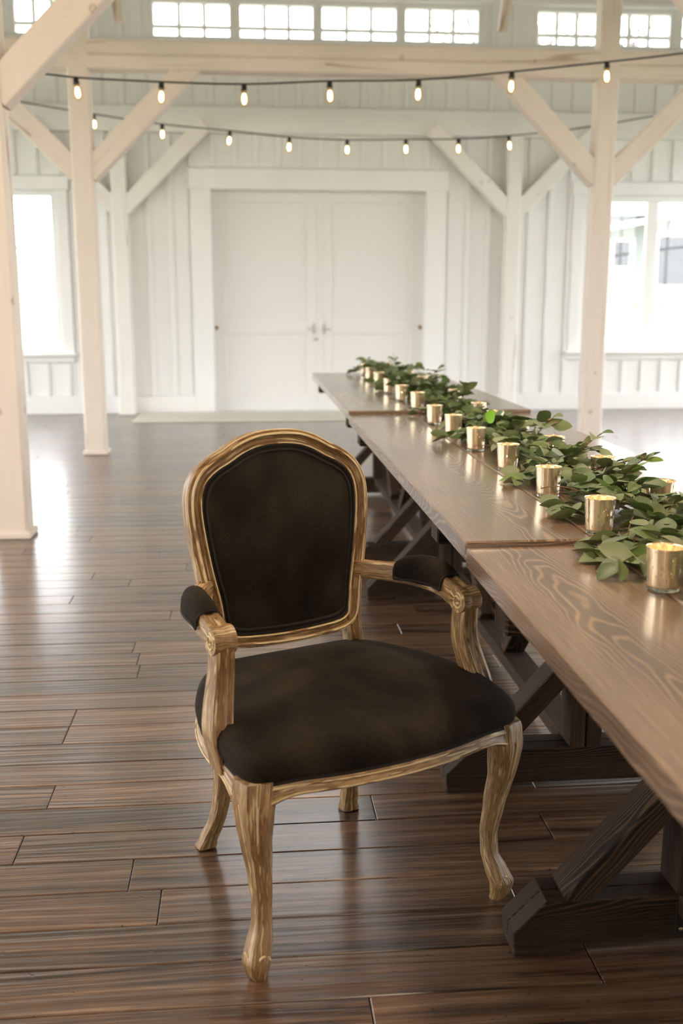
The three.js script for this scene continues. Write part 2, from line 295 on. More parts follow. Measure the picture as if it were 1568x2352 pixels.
// openings of the back wall
const DOOR = [-.375, 2.055, .004, 2.485];
const WINB = [[-3.78, -2.07, .69, 2.46], [3.885, 5.59, .69, 2.46]];
const CLERE = [[-.985, -.085], [-.055, .82], [.835, 1.735], [1.755, 2.65], [3.24, 4.0], [4.06, 4.84], [4.9, 5.6], [-2.44, -1.78], [-3.2, -2.5]].map(([a, b]) => [a, b, 4.03, 4.45]);
const GABLE = [[XC - 1.35, XC - .48], [XC - .43, XC + .43], [XC + .48, XC + 1.35]].map(([a, b]) => [a, b, 4.95, 6.35]);
{
  const g = structure('wall_back', 'white board and batten end wall around the double doors', 'wall');
  const slab = wallSlab([[XL - TH, -.2], [XR + TH, -.2], [XR + TH, EAVE], [XC, RIDGE + .04], [XL - TH, EAVE]], [DOOR, ...WINB, ...CLERE, ...GABLE], TH);
  mesh('wall_core', at(slab, 0, 0, ZB - TH - .012), M.white, g);
  // boards with battens over their joints
  const pitch = .24, regions = [];
  const LOx = -3.85, HIx = 5.7;
  regions.push([-1.94 , -.62, .2, 3.07], [2.30, 3.76, .2, 3.07], [-.62, 2.30, 2.72, 3.07]);
  regions.push([LOx, -1.94, .2, .58], [3.76, HIx, .2, .58], [LOx, -1.94, 2.62, 3.07], [3.76, HIx, 2.62, 3.07]);
  regions.push([LOx, HIx, 3.34, 3.98]);
  regions.push([2.72, 3.18, 3.98, 4.6], [-1.7, -1.06, 3.98, 4.6]);
  const shared = new Map();
  const bg = (w, h, d, n) => { const k = [w, h, d].map((q) => q.toFixed(3)).join(); if (!shared.has(k)) shared.set(k, cbox(w, h, d, .003, 1)); return shared.get(k); };
  for (const [a, b, y0, y1] of regions) {
    const k0 = Math.floor((a - XC) / pitch), k1 = Math.ceil((b - XC) / pitch);
    for (let k = k0; k < k1; k++) { const l = Math.max(a, XC + k * pitch), r = Math.min(b, XC + (k + 1) * pitch); if (r - l < .01) continue;
      const m = mesh('board', bg(r - l - .004, y1 - y0, .012), M.white, g); m.position.set((l + r) / 2, (y0 + y1) / 2, ZB - .006); }
    for (let k = k0; k <= k1; k++) { const x = XC + k * pitch; if (x < a + .02 || x > b - .02) continue;
      const m = mesh('batten', bg(.055, y1 - y0, .022), M.white, g); m.position.set(x, (y0 + y1) / 2, ZB + .011); }
  }
  // rails: base board band and wall beam
  for (const [a, b] of [[XL, DOOR[0] - .23], [DOOR[1] + .23, XR]]) mesh('base_rail', at(cbox(b - a, .2, .032, .004), (a + b) / 2, .1, ZB + .016), M.whiteTrim, g);
  mesh('ledger', at(cbox(HALF * 2, .27, .1, .008), XC, 3.205, ZB + .05), M.white, g);
  mesh('clerestory_sill', at(cbox(HALF * 2, .05, .06, .006), XC, 3.995, ZB + .03), M.whiteTrim, g);
  mesh('clerestory_head', at(cbox(HALF * 2, .05, .05, .006), XC, 4.485, ZB + .02), M.whiteTrim, g);
}
const mB = new THREE.Matrix4().makeTranslation(0, 0, ZB);
makeWindow(mB, ...WINB[0], 2, 2, 'tall white framed window left of the double doors', { ys: [1.85], frame: .06, muntin: .035 });
makeWindow(mB, ...WINB[1], 2, 1, 'wide white framed window on the end wall beyond the table', { frame: .07, muntin: .14 });
const clereWords = ['first', 'second', 'third', 'fourth', 'fifth', 'sixth', 'seventh'];
const clereOrder = CLERE.map((c, i) => [c, i]).sort((p, q) => p[0][0] - q[0][0]);
clereOrder.forEach(([c], i) => makeWindow(mB, ...c, 3, 2, ['leftmost', 'second', 'third', 'fourth', 'fifth', 'sixth', 'seventh', 'eighth', 'rightmost'][i] + ' small paned high window above the wall beam, counted from left', { ys: [4.03 + .035 + .11], casing: false, frame: .045, muntin: .04 }));
GABLE.forEach((c, i) => makeWindow(mB, ...c, 2, 3, ['left', 'middle', 'right'][i] + ' tall window high in the gable above the doors', { casing: false, frame: .05 }));

// side walls and the wall behind the camera
{
  const zs = [-10.3, -7.15, -4.02, -.89];
  const holesFor = (w) => zs.map((z) => [z - w, z + w, .2, 3.15]);
  for (const side of [-1, 1]) {
    const g = structure(side < 0 ? 'wall_left' : 'wall_right', 'white side wall with a row of windows, ' + (side < 0 ? 'left' : 'right') + ' of the hall', 'wall');
    const holes = holesFor(1.42);
    const slab = wallSlab([[ZB - TH, -.2], [ZR + TH, -.2], [ZR + TH, EAVE + .02], [ZB - TH, EAVE + .02]], holes, TH);
    // wall frame: x along +z for the left wall (facing +x)
    const m4 = side < 0 ? new THREE.Matrix4().makeBasis(V(0, 0, -1), V(0, 1, 0), V(1, 0, 0)).setPosition(XL, 0, 0) : new THREE.Matrix4().makeBasis(V(0, 0, 1), V(0, 1, 0), V(-1, 0, 0)).setPosition(XR, 0, 0);
    const m = slab; if (side < 0) m.applyMatrix4(new THREE.Matrix4().makeBasis(V(0, 0, 1), V(0, 1, 0), V(-1, 0, 0)).setPosition(XL, 0, 0)); else m.applyMatrix4(new THREE.Matrix4().makeBasis(V(0, 0, 1), V(0, 1, 0), V(-1, 0, 0)).setPosition(XR + TH, 0, 0));
    mesh('wall_core', m, M.white, g);
    mesh('base_rail', at(cbox(.03, .2, ZR - ZB - .1, .004, 2), side < 0 ? XL + .015 : XR - .015, .1, (ZR + ZB) / 2), M.whiteTrim, g);
    zs.forEach((z, i) => { const c = side < 0 ? -z : z; const o = ['first', 'second', 'third', 'fourth', 'fifth', 'sixth'][i];
      makeWindow(m4, c - 1.42, c + 1.42, .2, 3.15, 3, 3, o + ' window from the end wall in the ' + (side < 0 ? 'left' : 'right') + ' side wall', { frame: .06, muntin: .04 });
});
  }
  const g = structure('wall_rear', 'white gable wall behind the camera with two windows', 'wall');
  const holes = [[XC - 4.6, XC - 3.2, .69, 2.46], [XC + 3.2, XC + 4.6, .69, 2.46]];
  mesh('wall_core', at(wallSlab([[XL - TH, -.2], [XR + TH, -.2], [XR + TH, EAVE], [XC, RIDGE + .04], [XL - TH, EAVE]], holes, TH), 0, 0, ZR), M.white, g);
  const mR = new THREE.Matrix4().makeBasis(V(-1, 0, 0), V(0, 1, 0), V(0, 0, -1)).setPosition(0, 0, ZR);
  holes.forEach(([a, b, c, d], i) => makeWindow(mR, -b, -a, c, d, 4, 2, ['window in the wall behind the camera, on the left', 'window in the wall behind the camera, on the right'][i], { frame: .06 }));
}
// roof: two sloped slabs of ceiling boards
{
  const g = structure('ceiling', 'white sloped ceiling under the gable roof', 'ceiling');
  for (const s of [-1, 1]) { const dx = HALF + .5, dy = (RIDGE - EAVE) * (HALF + .5) / HALF; const a = V(XC, RIDGE + .06, 0), b = V(XC + s * dx, RIDGE + .06 - dy, 0);
    const L = a.distanceTo(b), q = cbox(L, .1, ZR - ZB + 1, .004, 2); const x = b.clone().sub(a).normalize(); const y = V(-x.y * s, x.x * s, 0); if (y.y < 0) y.negate(); const z = new THREE.Vector3().crossVectors(x, y);
    q.applyMatrix4(new THREE.Matrix4().makeBasis(x, y, z).setPosition(a.clone().add(b).multiplyScalar(.5).addScaledVector(y, .05).setZ((ZR + ZB) / 2)));
    mesh('ceiling_slope', q, M.ceiling, g); }
}

// ------------------------------------------------------------------ floor planks
{
  const g = structure('floor', 'dark hand-scraped hardwood plank floor', 'floor');
  mesh('subfloor', at(new THREE.BoxGeometry(HALF * 2 + .3, .05, ZR - ZB + .3), XC, -.0245 - .012, (ZR + ZB) / 2), M.underfloor, g);
  const P = .1292, Z0 = -1.643, GAP = .0022, r = rng(11);
  const lens = [.75, 1.0, 1.25, 1.5, 1.75, 1.95], cache = new Map();
  const plankGeo = (L, s) => { const k = L.toFixed(2) + '_' + s; if (!cache.has(k)) { const q = cbox(L - GAP * .8, .012, P - GAP, .0022, 0, L / 2 + .03, s * .128 + .064); cache.set(k, q); } return cache.get(k); };
  const fixed = { 2: [-.205], 6: [-.522], 9: [-.55], '-1': [.2], 5: [.295], 13: [-.392], 4: [.701], 0: [.64], 15: [-.435], 22: [-.55] };
  const rest = []; let count = 0;
  for (let row = -62; row < 80; row++) {
    const zc = Z0 - (row + .5) * P; if (zc < ZB || zc > ZR) continue;
    let joints = [];
    const start = fixed[row]?.[0] ?? XC - r() * 1.6;
    let x = start; joints.push(x);
    while (x > XL) { x -= lens[Math.floor(r() * 6)]; joints.unshift(x); }
    x = start; while (x < XR) { x += lens[Math.floor(r() * 6)]; joints.push(x); }
    for (let i = 0; i + 1 < joints.length; i++) {
      let a = Math.max(joints[i], XL), b = Math.min(joints[i + 1], XR); if (b - a < .03) continue;
      const s = Math.floor(r() * 8), full = a === joints[i] && b === joints[i + 1];
      const geo = full ? plankGeo(joints[i + 1] - joints[i], s) : cbox(b - a - GAP, .012, P - GAP, .0022, 0, (b - a) / 2 + .03, s * .128 + .064);
      const d = -zc, seen = zc < -1.3 && zc > -6.6 && b > -.36 * d - .35 && a < .5 * d + .3;
      if (seen && count < 298) { const m = mesh('plank', geo, M.floor, g); m.position.set((a + b) / 2, -.006, zc); count++; }
      else rest.push(geo.clone().translate((a + b) / 2, -.006, zc));
    }
  }
  const far = mesh('planking', merge(rest), M.floor, g); far.userData.kind = 'stuff';
}

// ------------------------------------------------------------------ double doors
{
  const casing = structure('trim_1', 'broad white flat casing around the double doors', 'door casing');
  for (const x of [DOOR[0] - .115, DOOR[1] + .115]) mesh('jamb_casing', at(cbox(.23, DOOR[3], .035, .004, 1), x, DOOR[3] / 2, ZB + .0175), M.whiteTrim, casing);
  mesh('head_casing', at(cbox(DOOR[1] - DOOR[0] + .5, .22, .04, .004), XC - .015, DOOR[3] + .11, ZB + .02), M.whiteTrim, casing);
  const mid = .84, zd = ZB - .18;
  for (const [k, x0, x1] of [[0, DOOR[0], mid], [1, mid, DOOR[1]]]) {
    const g = structure('door_' + (++doorNo), (k ? 'right' : 'left') + ' leaf of the white double doors, two flat panels', 'door');
    const a = x0 + (k ? .0015 : .0005), b = x1 - (k ? .0005 : .0015), y0 = .005, y1 = DOOR[3] - .001, st = .14;
    for (const x of [a + st / 2, b - st / 2]) mesh('stile', at(cbox(st, y1 - y0, .05, .004, 1), x, (y0 + y1) / 2, zd), M.doorPaint, g);
    for (const [y, h] of [[y1 - .06, .12], [.97, .16], [y0 + .1, .2]]) mesh('rail', at(cbox(b - a - 2 * st, h, .05, .004), (a + b) / 2, y, zd), M.doorPaint, g);
    for (const [p, q] of [[y0 + .2, .89], [1.05, y1 - .12]]) mesh('panel', at(cbox(b - a - 2 * st + .01, q - p + .01, .022, .002, 1), (a + b) / 2, (p + q) / 2, zd - .006), M.doorPaint, g);
    const hx = k ? a + .06 : b - .06, h = mesh('handle', at(cbox(.035, .12, .012, .004, 1), hx, .95, zd + .031), M.nickel, g);
    mesh('lever', at(cbox(.09, .016, .016, .005), hx + (k ? .03 : -.03), .95, zd + .055), M.nickel, h);
    mesh('knob', new THREE.SphereGeometry(.022, 14, 10).translate(k ? b - .03 : a + .03, .965, zd + .045), M.brass, g);
    if (!k) mesh('latch_plate', at(cbox(.06, .04, .012, .003), mid - .035, .83, zd + .031), M.nickel, g);
    else mesh('astragal', at(cbox(.05, y1 - y0, .014, .003, 1), a + .012, (y0 + y1) / 2, zd + .032), M.doorPaint, g);
  }
  const m = topMesh('entrance_mat', at(cbox(4.15, .012, .93, .004), -1.24 + 2.075, .0062, -11.42), M.mat, 'pale cream mat lying along the foot of the double doors', 'mat');
}

// ------------------------------------------------------------------ timber frames: posts with braces, tie beams
let timberSeed = 0;
function timberPost(x, z, w, label, braces, topY, h0 = 2.2, mat = M.timber) {
  const g = structure('timber_post', label, 'post');
  const k = ++timberSeed;
  mesh('shaft', at(cbox(w, topY, w, .012, 1, k * .73, k * .37), x, topY / 2, z), mat, g);
  mesh('plinth', at(cbox(w + .035, .035, w + .035, .006, 0, k * .5, .1), x, .0176, z), mat, g);
  for (const s of braces) { // 45 degree knee brace up to the tie beam
    const a = V(x + s * (w / 2 - .045), h0 + .055, z), b = V(x + s * (w / 2 + .86), 3.05 + .1, z);
    const q = bar(a, b, .14, .165, V(0, 1, 0), .008, k * 1.3 + s, .2 + k * .21);
    mesh('brace', q, mat, g);
  }
  return g;
}
function tieBeam(z, w, x0, x1, label) { const g = structure('tie_beam', label, 'beam'); const k = ++timberSeed;
  mesh('beam', at(cbox(x1 - x0, .11, w, .01, 0, k * .7, k * .33), (x0 + x1) / 2, 3.085, z), M.timber, g);
  mesh('beam', at(cbox(x1 - x0, .108, w - .008, .01, 0, k * .7 + 1.7, k * .33 + .4), (x0 + x1) / 2, 3.196, z), M.timber, g); }
const PXL = -1.275, PXR = 2.972;
for (const [z, word, seenL, seenR] of [[-5.58, 'second frame before the doors', 1, 0], [-8.71, 'frame nearest the doors', 1, 1], [-2.45, 'frame beside the armchair, out of view', 0, 0], [.68, 'frame just behind the camera', 0, 0], [3.8, 'frame near the rear wall', 0, 0]]) {
  timberPost(PXL, z, .168, 'cream washed square timber post with knee braces, left post of the ' + word, [-1, 1], 6.2);
  timberPost(PXR, z, .168, 'cream washed square timber post with knee braces, right post of the ' + word, [-1, 1], 6.2);
  tieBeam(z, .17, XL + .05, XR - .05, 'cream washed double tie beam of the ' + word);
}
timberPost(-1.36, ZB + .12, .165, 'white wall post with knee braces left of the double doors', [-1, 1], 3.08, 2.2, M.paleTimber);
timberPost(3.02, ZB + .12, .165, 'white wall post with knee braces right of the double doors', [-1, 1], 3.08, 2.2, M.paleTimber);
for (const [x, s, w] of [[2.5, 1, 'right'], [-1.13, -1, 'left']]) {
  const g = structure('roof_strut', 'pale slanted strut hanging above the tie beam, ' + w + ' side', 'strut');
  mesh('strut', bar(V(x, 3.8, -10.4), V(x + s * .35, roofY(x + .35) - .05, -10.4), .09, .09, V(0, 0, 1), .006, 1, .4), M.timber, g);
}

// ------------------------------------------------------------------ trestle farm tables
const GX = [[.437, .709], [.712, .982], [.985, 1.255]];
function farmTable(z0, z1, topY, trestles, label, seed, halfBraces) {
  const g = top('farm_table', label, 'table'); const L = z1 - z0, zc = (z0 + z1) / 2, t = .042;
  GX.forEach(([a, b], i) => { // one board of the top each
    const s = (seed + i * 3) % 4, q = cbox(b - a, t, L, .0035, 2, 1.28, 0);
    const uv = q.attributes.uv, nrm = q.attributes.normal; for (let k = 0; k < uv.count; k++) uv.setY(k, s * .3 + .15 + uv.getY(k) + (Math.abs(nrm.getX(k)) > .7 ? .02 : 0));
    mesh('plank', at(q, (a + b) / 2, topY - t / 2, zc), M.table, g); });
  const X = .855, yB = topY - t;
  for (const tz of trestles) {
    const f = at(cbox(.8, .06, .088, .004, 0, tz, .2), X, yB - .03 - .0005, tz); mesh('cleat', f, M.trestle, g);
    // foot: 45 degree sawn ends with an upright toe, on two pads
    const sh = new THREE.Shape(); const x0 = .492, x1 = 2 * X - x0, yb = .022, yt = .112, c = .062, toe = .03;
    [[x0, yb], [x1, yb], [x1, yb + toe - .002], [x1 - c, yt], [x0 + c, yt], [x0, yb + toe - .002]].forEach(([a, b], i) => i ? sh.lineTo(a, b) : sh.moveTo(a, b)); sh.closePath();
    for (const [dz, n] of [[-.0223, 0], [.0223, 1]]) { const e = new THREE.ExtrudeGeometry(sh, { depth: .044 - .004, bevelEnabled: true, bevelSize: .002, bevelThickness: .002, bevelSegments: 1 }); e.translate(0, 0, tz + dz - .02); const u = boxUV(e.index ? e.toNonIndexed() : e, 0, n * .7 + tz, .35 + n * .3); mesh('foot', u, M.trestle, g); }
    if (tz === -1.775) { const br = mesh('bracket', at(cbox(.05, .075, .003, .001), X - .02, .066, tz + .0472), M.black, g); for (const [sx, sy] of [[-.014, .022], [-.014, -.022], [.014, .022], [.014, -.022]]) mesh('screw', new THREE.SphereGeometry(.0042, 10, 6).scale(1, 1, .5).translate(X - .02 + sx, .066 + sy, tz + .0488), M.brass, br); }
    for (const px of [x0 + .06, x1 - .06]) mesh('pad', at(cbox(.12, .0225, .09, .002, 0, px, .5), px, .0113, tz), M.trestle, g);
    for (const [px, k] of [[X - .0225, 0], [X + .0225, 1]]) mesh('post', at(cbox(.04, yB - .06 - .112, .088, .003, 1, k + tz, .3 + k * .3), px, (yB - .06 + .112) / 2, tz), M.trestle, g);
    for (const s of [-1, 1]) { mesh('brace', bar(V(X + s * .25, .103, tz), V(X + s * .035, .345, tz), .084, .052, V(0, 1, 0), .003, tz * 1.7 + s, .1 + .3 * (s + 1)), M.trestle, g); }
  }
  // stretcher along the table with two braces rising to the trestles
  const [ta, tb] = [Math.min(...trestles), Math.max(...trestles)];
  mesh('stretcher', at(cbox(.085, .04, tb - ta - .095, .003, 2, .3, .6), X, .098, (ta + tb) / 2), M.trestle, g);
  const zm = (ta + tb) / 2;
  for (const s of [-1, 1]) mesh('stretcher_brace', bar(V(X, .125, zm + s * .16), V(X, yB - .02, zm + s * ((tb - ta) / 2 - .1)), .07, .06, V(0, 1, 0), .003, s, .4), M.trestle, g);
  return g;
}
farmTable(-1.998, .46, .752, [-1.775, .22], 'long dark stained plank table nearest the camera beside the armchair', 1);
farmTable(-4.452, -2.006, .763, [-2.455, -4.215], 'middle of the three plank tables, just past the armchair', 2);
farmTable(-7.0, -4.46, .778, [-4.74, -6.62], 'farthest plank table, its end facing the double doors', 3);
const tableTop = (z) => z > -2.002 ? .752 : z > -4.456 ? .763 : .778;

// ------------------------------------------------------------------ the armchair
{
  const chair = top('armchair', 'carved gilt wood armchair with dark brown velvet upholstery', 'chair');
  chair.position.set(.157, 0, -2.05); chair.rotation.y = 23.6 * Math.PI / 180;
  // ---- back: outline in a reclined plane
  const bz = (y) => -.19 - .13 * (y - .5);
  const BN = V(0, .13, 1).normalize(), BU = V(0, 1, -.13).normalize();
  const half = [[0, .948], [.05, .944], [.092, .93], [.124, .912], [.155, .8965], [.183, .874], [.199, .845], [.204, .808], [.199, .74], [.187, .66], [.174, .595], [.169, .552], [.162, .527], [.14, .511], [.08, .503], [0, .5]];
  const loop2 = [...half, ...half.slice(1, -1).reverse().map(([x, y]) => [-x, y])];
  const P3 = (x, y, d = 0) => V(x, y, bz(y)).addScaledVector(BN, d);
  const loopC = new THREE.CatmullRomCurve3(loop2.map(([x, y]) => P3(x, y)), true, 'centripetal');
  const loop = Array.from({ length: 120 }, (_, i) => loopC.getPointAt(i / 120));
  const cen = V(0, .71, bz(.71));
  const st = loop.map((p, i) => { const t = loop[(i + 1) % 120].clone().sub(loop[(i + 119) % 120]).normalize(); const o = new THREE.Vector3().crossVectors(t, BN).normalize(); if (o.dot(p.clone().sub(cen)) < 0) o.negate(); return { p, x: o, y: BN }; });
  const moulding = [[-.018, .006], [-.0155, .013], [-.011, .0145], [-.0085, .007], [-.003, .0045], [.001, .009], [.0055, .0185], [.0095, .0185], [.0115, .0125], [.0145, .0135], [.0178, .009], [.0185, .002], [.0178, -.022], [.012, -.028], [-.012, -.028], [-.0175, -.02]];
  const frame = [loft(st, (i) => { const k = 1 - .22 * sstep(.56, .5, st[i].p.y); return moulding.map(([a, b]) => [a * k, b]); }, { closed: true, crease: .5 })];
  // stiles below the loop down to the seat rail
  for (const s of [-1, 1]) {
    const pts = spline([P3(s * .175, .6, 0), P3(s * .17, .54), P3(s * .168, .49), P3(s * .172, .44), P3(s * .175, .385)], 10);
    frame.push(loft(pts.map((p) => ({ p, x: V(s, 0, 0), y: BN })), (i, t) => { const k = 1 + .28 * t * t; return moulding.map(([a, b]) => [a * k, b]); }, { crease: .5 }));
  }
  const bf = mesh('back_frame', merge(frame), M.gilt, chair);
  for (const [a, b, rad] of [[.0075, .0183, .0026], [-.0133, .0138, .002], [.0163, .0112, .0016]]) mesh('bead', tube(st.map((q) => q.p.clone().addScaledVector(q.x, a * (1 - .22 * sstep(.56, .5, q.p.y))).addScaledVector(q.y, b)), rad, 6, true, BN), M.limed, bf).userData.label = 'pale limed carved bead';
  // upholstered panel, front and rear
  const inset = st.map((s) => s.p.clone().addScaledVector(s.x, -.014));
  function panel(sign, bulge) {
    const pos = [], uv = [], R = 9, at_ = (r, i) => { const s = r / R, q = cen.clone().lerp(inset[i % 120], s); return q.addScaledVector(BN, sign * (.006 + bulge * (1 - s ** 3.2))); };
    for (let r = 0; r < R; r++) for (let i = 0; i < 120; i++) { const a = at_(r, i), b = at_(r + 1, i), c = at_(r + 1, i + 1), d = at_(r, i + 1); const T = sign > 0 ? [a, b, c, a, c, d] : [a, c, b, a, d, c]; for (const q of T) { pos.push(q.x, q.y, q.z); uv.push(q.x, q.y); } }
    const g = new THREE.BufferGeometry(); g.setAttribute('position', new THREE.Float32BufferAttribute(pos, 3)); g.setAttribute('uv', new THREE.Float32BufferAttribute(uv, 2)); g.computeVertexNormals();
    const n = g.attributes.normal; let sum = 0; for (let i = 0; i < n.count; i++) sum += n.getZ(i) * sign; if (sum < 0) flip(g);
    return toCreasedNormals(g, 1.2);
  }
  const bp = mesh('back_upholstery', panel(1, .02), M.velvet, chair); bp.userData.label = 'dark brown velvet back pad';
  const pipe = inset.map((q) => cen.clone().lerp(q, .985).addScaledVector(BN, .0075)), pipe2 = inset.map((q) => cen.clone().lerp(q, .935).addScaledVector(BN, .0105));
  mesh('piping', tube(pipe, .0045, 6, true, BN), M.piping, bp); mesh('piping', tube(pipe2, .0035, 6, true, BN), M.piping, bp);
  mesh('back_lining', panel(-1, .008), M.velvet, chair);
  // ---- seat
  const seatHalf = [[0, -.205], [.1, -.205], [.165, -.2], [.205, -.17], [.246, -.105], [.277, -.03], [.297, .05], [.304, .125], [.303, .19], [.299, .235], [.286, .262], [.262, .272], [.2, .286], [.11, .303], [0, .31]];
  const sl = [...seatHalf, ...seatHalf.slice(1, -1).reverse().map(([x, z]) => [-x, z])];
  const seatC = new THREE.CatmullRomCurve3(sl.map(([x, z]) => V(x, 0, z)), true, 'centripetal');
  const SN = 140, sp = Array.from({ length: SN }, (_, i) => seatC.getPointAt(i / SN)), sc = V(0, 0, .04);
  const seamY = (p) => .406 - .006 * sstep(.2, .29, Math.abs(p.x)) * sstep(.14, .25, p.z) - .006 * sstep(.15, .31, p.z);
  const prof = [[-.006, -.012], [-.002, 0], [.007, .014], [.009, .028], [.006, .042], [-.004, .054], [-.018, .0625]], domeS = [.86, .77, .66, .53, .4, .26, .13];
  { const pos = [], uv = []; const ring = prof.map(([o, h]) => sp.map((p) => { const d = p.clone().sub(sc), L = d.length(); d.normalize(); const k = Math.max(0.0, L + o * Math.min(1, L / .28)); return V(sc.x + d.x * k, seamY(p) + h, sc.z + d.z * k); }));
    for (const q of domeS) ring.push(sp.map((p) => { const d = p.clone().sub(sc); return V(sc.x + d.x * q, lerp(.404, seamY(p), q) + .061 + .027 * (1 - Math.pow(q / .93, 2)), sc.z + d.z * q); }));
    ring.push(sp.map(() => V(sc.x, .4925, sc.z)));
    for (let r = 0; r + 1 < ring.length; r++) for (let i = 0; i < SN; i++) { const a = ring[r][i], b = ring[r][(i + 1) % SN], c = ring[r + 1][(i + 1) % SN], d = ring[r + 1][i]; for (const q of [a, b, c, a, c, d]) { pos.push(q.x, q.y, q.z); uv.push(q.x * .9 + (q.y - .45) * .4, q.z + (q.y - .45) * .3); } }
    const g = new THREE.BufferGeometry(); g.setAttribute('position', new THREE.Float32BufferAttribute(pos, 3)); g.setAttribute('uv', new THREE.Float32BufferAttribute(uv, 2)); g.computeVertexNormals();
    let sum = 0; const n = g.attributes.normal; for (let i = 0; i < n.count; i++) sum += n.getY(i); if (sum < 0) flip(g);
    const seat = mesh('seat', toCreasedNormals(g, 1.2), M.velvet, chair); seat.userData.label = 'domed dark brown velvet seat';
    mesh('piping', tube(sp.map((p) => { const d = p.clone().sub(sc).normalize(); return V(p.x - d.x * .001, seamY(p) + .001, p.z - d.z * .001); }), .0045, 6, true), M.piping, seat);
  }
  // ---- seat rail
  { const drop = (p) => .026 + .026 * Math.pow(clamp((Math.abs(p.x) - .2) / .085), 2.2) * sstep(.17, .25, p.z) + .018 * Math.pow(sstep(.12, .235, p.z), 2) * sstep(.28, .3, Math.abs(p.x));
    const rs = sp.map((p, i) => { const t = sp[(i + 1) % SN].clone().sub(sp[(i + SN - 1) % SN]).normalize(); const o = V(t.z, 0, -t.x); if (o.dot(p.clone().sub(sc)) < 0) o.negate(); return { p: V(p.x, seamY(p), p.z), x: o, y: V(0, 1, 0), d: drop(p) }; });
    mesh('seat_rail', loft(rs, (i) => { const d = rs[i].d; return [[-.03, -.003], [-.004, .001], [.003, -.001], [.0055, -.006], [.0025, -d * .38], [.0045, -d * .5], [.0075, -d * .68], [.0085, -d * .86], [.005, -d], [-.008, -d - .002], [-.03, -d + .004]]; }, { closed: true, crease: .5 }), M.gilt, chair);
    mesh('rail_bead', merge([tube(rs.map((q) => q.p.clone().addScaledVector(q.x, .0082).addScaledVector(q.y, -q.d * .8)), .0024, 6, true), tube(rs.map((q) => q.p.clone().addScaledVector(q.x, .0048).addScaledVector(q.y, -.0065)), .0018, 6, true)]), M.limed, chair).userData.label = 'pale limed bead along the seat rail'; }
  // ---- front cabriole legs
  const lerpT = (T, y) => { for (let i = 0; i + 1 < T.length; i++) if (y <= T[i][0] && y >= T[i + 1][0]) { const t = (T[i][0] - y) / (T[i][0] - T[i + 1][0]), s = t * t * (3 - 2 * t) * .5 + t * .5; return lerp(T[i][1], T[i + 1][1], s); } return T[T.length - 1][1]; };
  const offT = [[.425, -.004], [.385, .003], [.345, .008], [.29, .005], [.22, -.008], [.15, -.017], [.105, -.014], [.07, 0], [.04, .013], [.015, .011], [0, .005]];
  const widT = [[.425, .034], [.395, .0395], [.365, .039], [.33, .0345], [.27, .0275], [.2, .022], [.14, .0188], [.105, .0192], [.075, .0245], [.05, .027], [.025, .024], [.008, .019], [0, .016]];
  for (const s of [-1, 1]) {
    const dg = V(s * .72, 0, .69).normalize(), sd = V(-dg.z, 0, dg.x), N = 40;
    const foot = V(s * .272, 0, .238), stt = [];
    for (let i = 0; i <= N; i++) { const y = .404 * (1 - i / N); stt.push({ p: foot.clone().addScaledVector(dg, lerpT(offT, y)).setY(y), x: sd, y: dg, w: lerpT(widT, y), yy: y }); }
    const sec = (i) => { const w = stt[i].w, pts = []; const K = 20; for (let k = 0; k < K; k++) { const a = k / K * Math.PI * 2; const sq = 1 / Math.pow(Math.abs(Math.cos(a)) ** 2.6 + Math.abs(Math.sin(a)) ** 2.6, 1 / 2.6);
      const fl = 1 + (Math.sin(a) > .2 ? .11 * Math.cos(6 * (a - Math.PI / 2)) : 0) + (Math.sin(a) > .9 ? .05 : 0); const back = Math.sin(a) < 0 ? .82 : 1; pts.push([w * sq * Math.cos(a) * fl * .97, w * sq * Math.sin(a) * fl * back]); } return pts; };
    const parts = [loft(stt, sec, { crease: .55, u0: s })];
    // scroll on the toe and carved line down the knee
    const spiral = (c, ax, ay, r0, r1, turns, rad) => { const q = []; for (let i = 0; i <= 34; i++) { const t = i / 34, a = t * turns * Math.PI * 2, r = lerp(r0, r1, t); q.push(c.clone().addScaledVector(ax, r * Math.cos(a)).addScaledVector(ay, r * Math.sin(a))); } return tube(q, rad, 5); };
    const toe = foot.clone().addScaledVector(dg, .03).setY(.045);
    for (const k of [-1, 1]) { const nn = dg.clone().multiplyScalar(.75).addScaledVector(sd, k * .66).normalize(); const cx = foot.clone().addScaledVector(dg, .004).setY(.047).addScaledVector(nn, .0275); parts.push(spiral(cx, new THREE.Vector3().crossVectors(V(0, 1, 0), nn).normalize(), V(0, 1, 0), .012, .0035, 1.4 * 1, .0024)); }
    const lines = []; for (const k of [-.5, .5]) { const q = []; for (let i = 4; i <= 33; i++) { const z = stt[i]; q.push(z.p.clone().addScaledVector(z.y, z.w * .87).addScaledVector(z.x, z.w * k * (1 - .5 * i / 33))); } lines.push(tube(q, .0024, 6)); }
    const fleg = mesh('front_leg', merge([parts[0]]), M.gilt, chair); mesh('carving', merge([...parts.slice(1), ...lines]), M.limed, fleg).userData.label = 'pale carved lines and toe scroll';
    // ---- rear sabre leg
    const rp = spline([V(s * .165, .41, -.192), V(s * .164, .34, -.19), V(s * .164, .25, -.19), V(s * .167, .16, -.195), V(s * .174, .085, -.213), V(s * .184, .035, -.236), V(s * .191, 0, -.25)], 22);
    const rw = [.022, .021, .0195, .0175, .0165, .018, .0205];
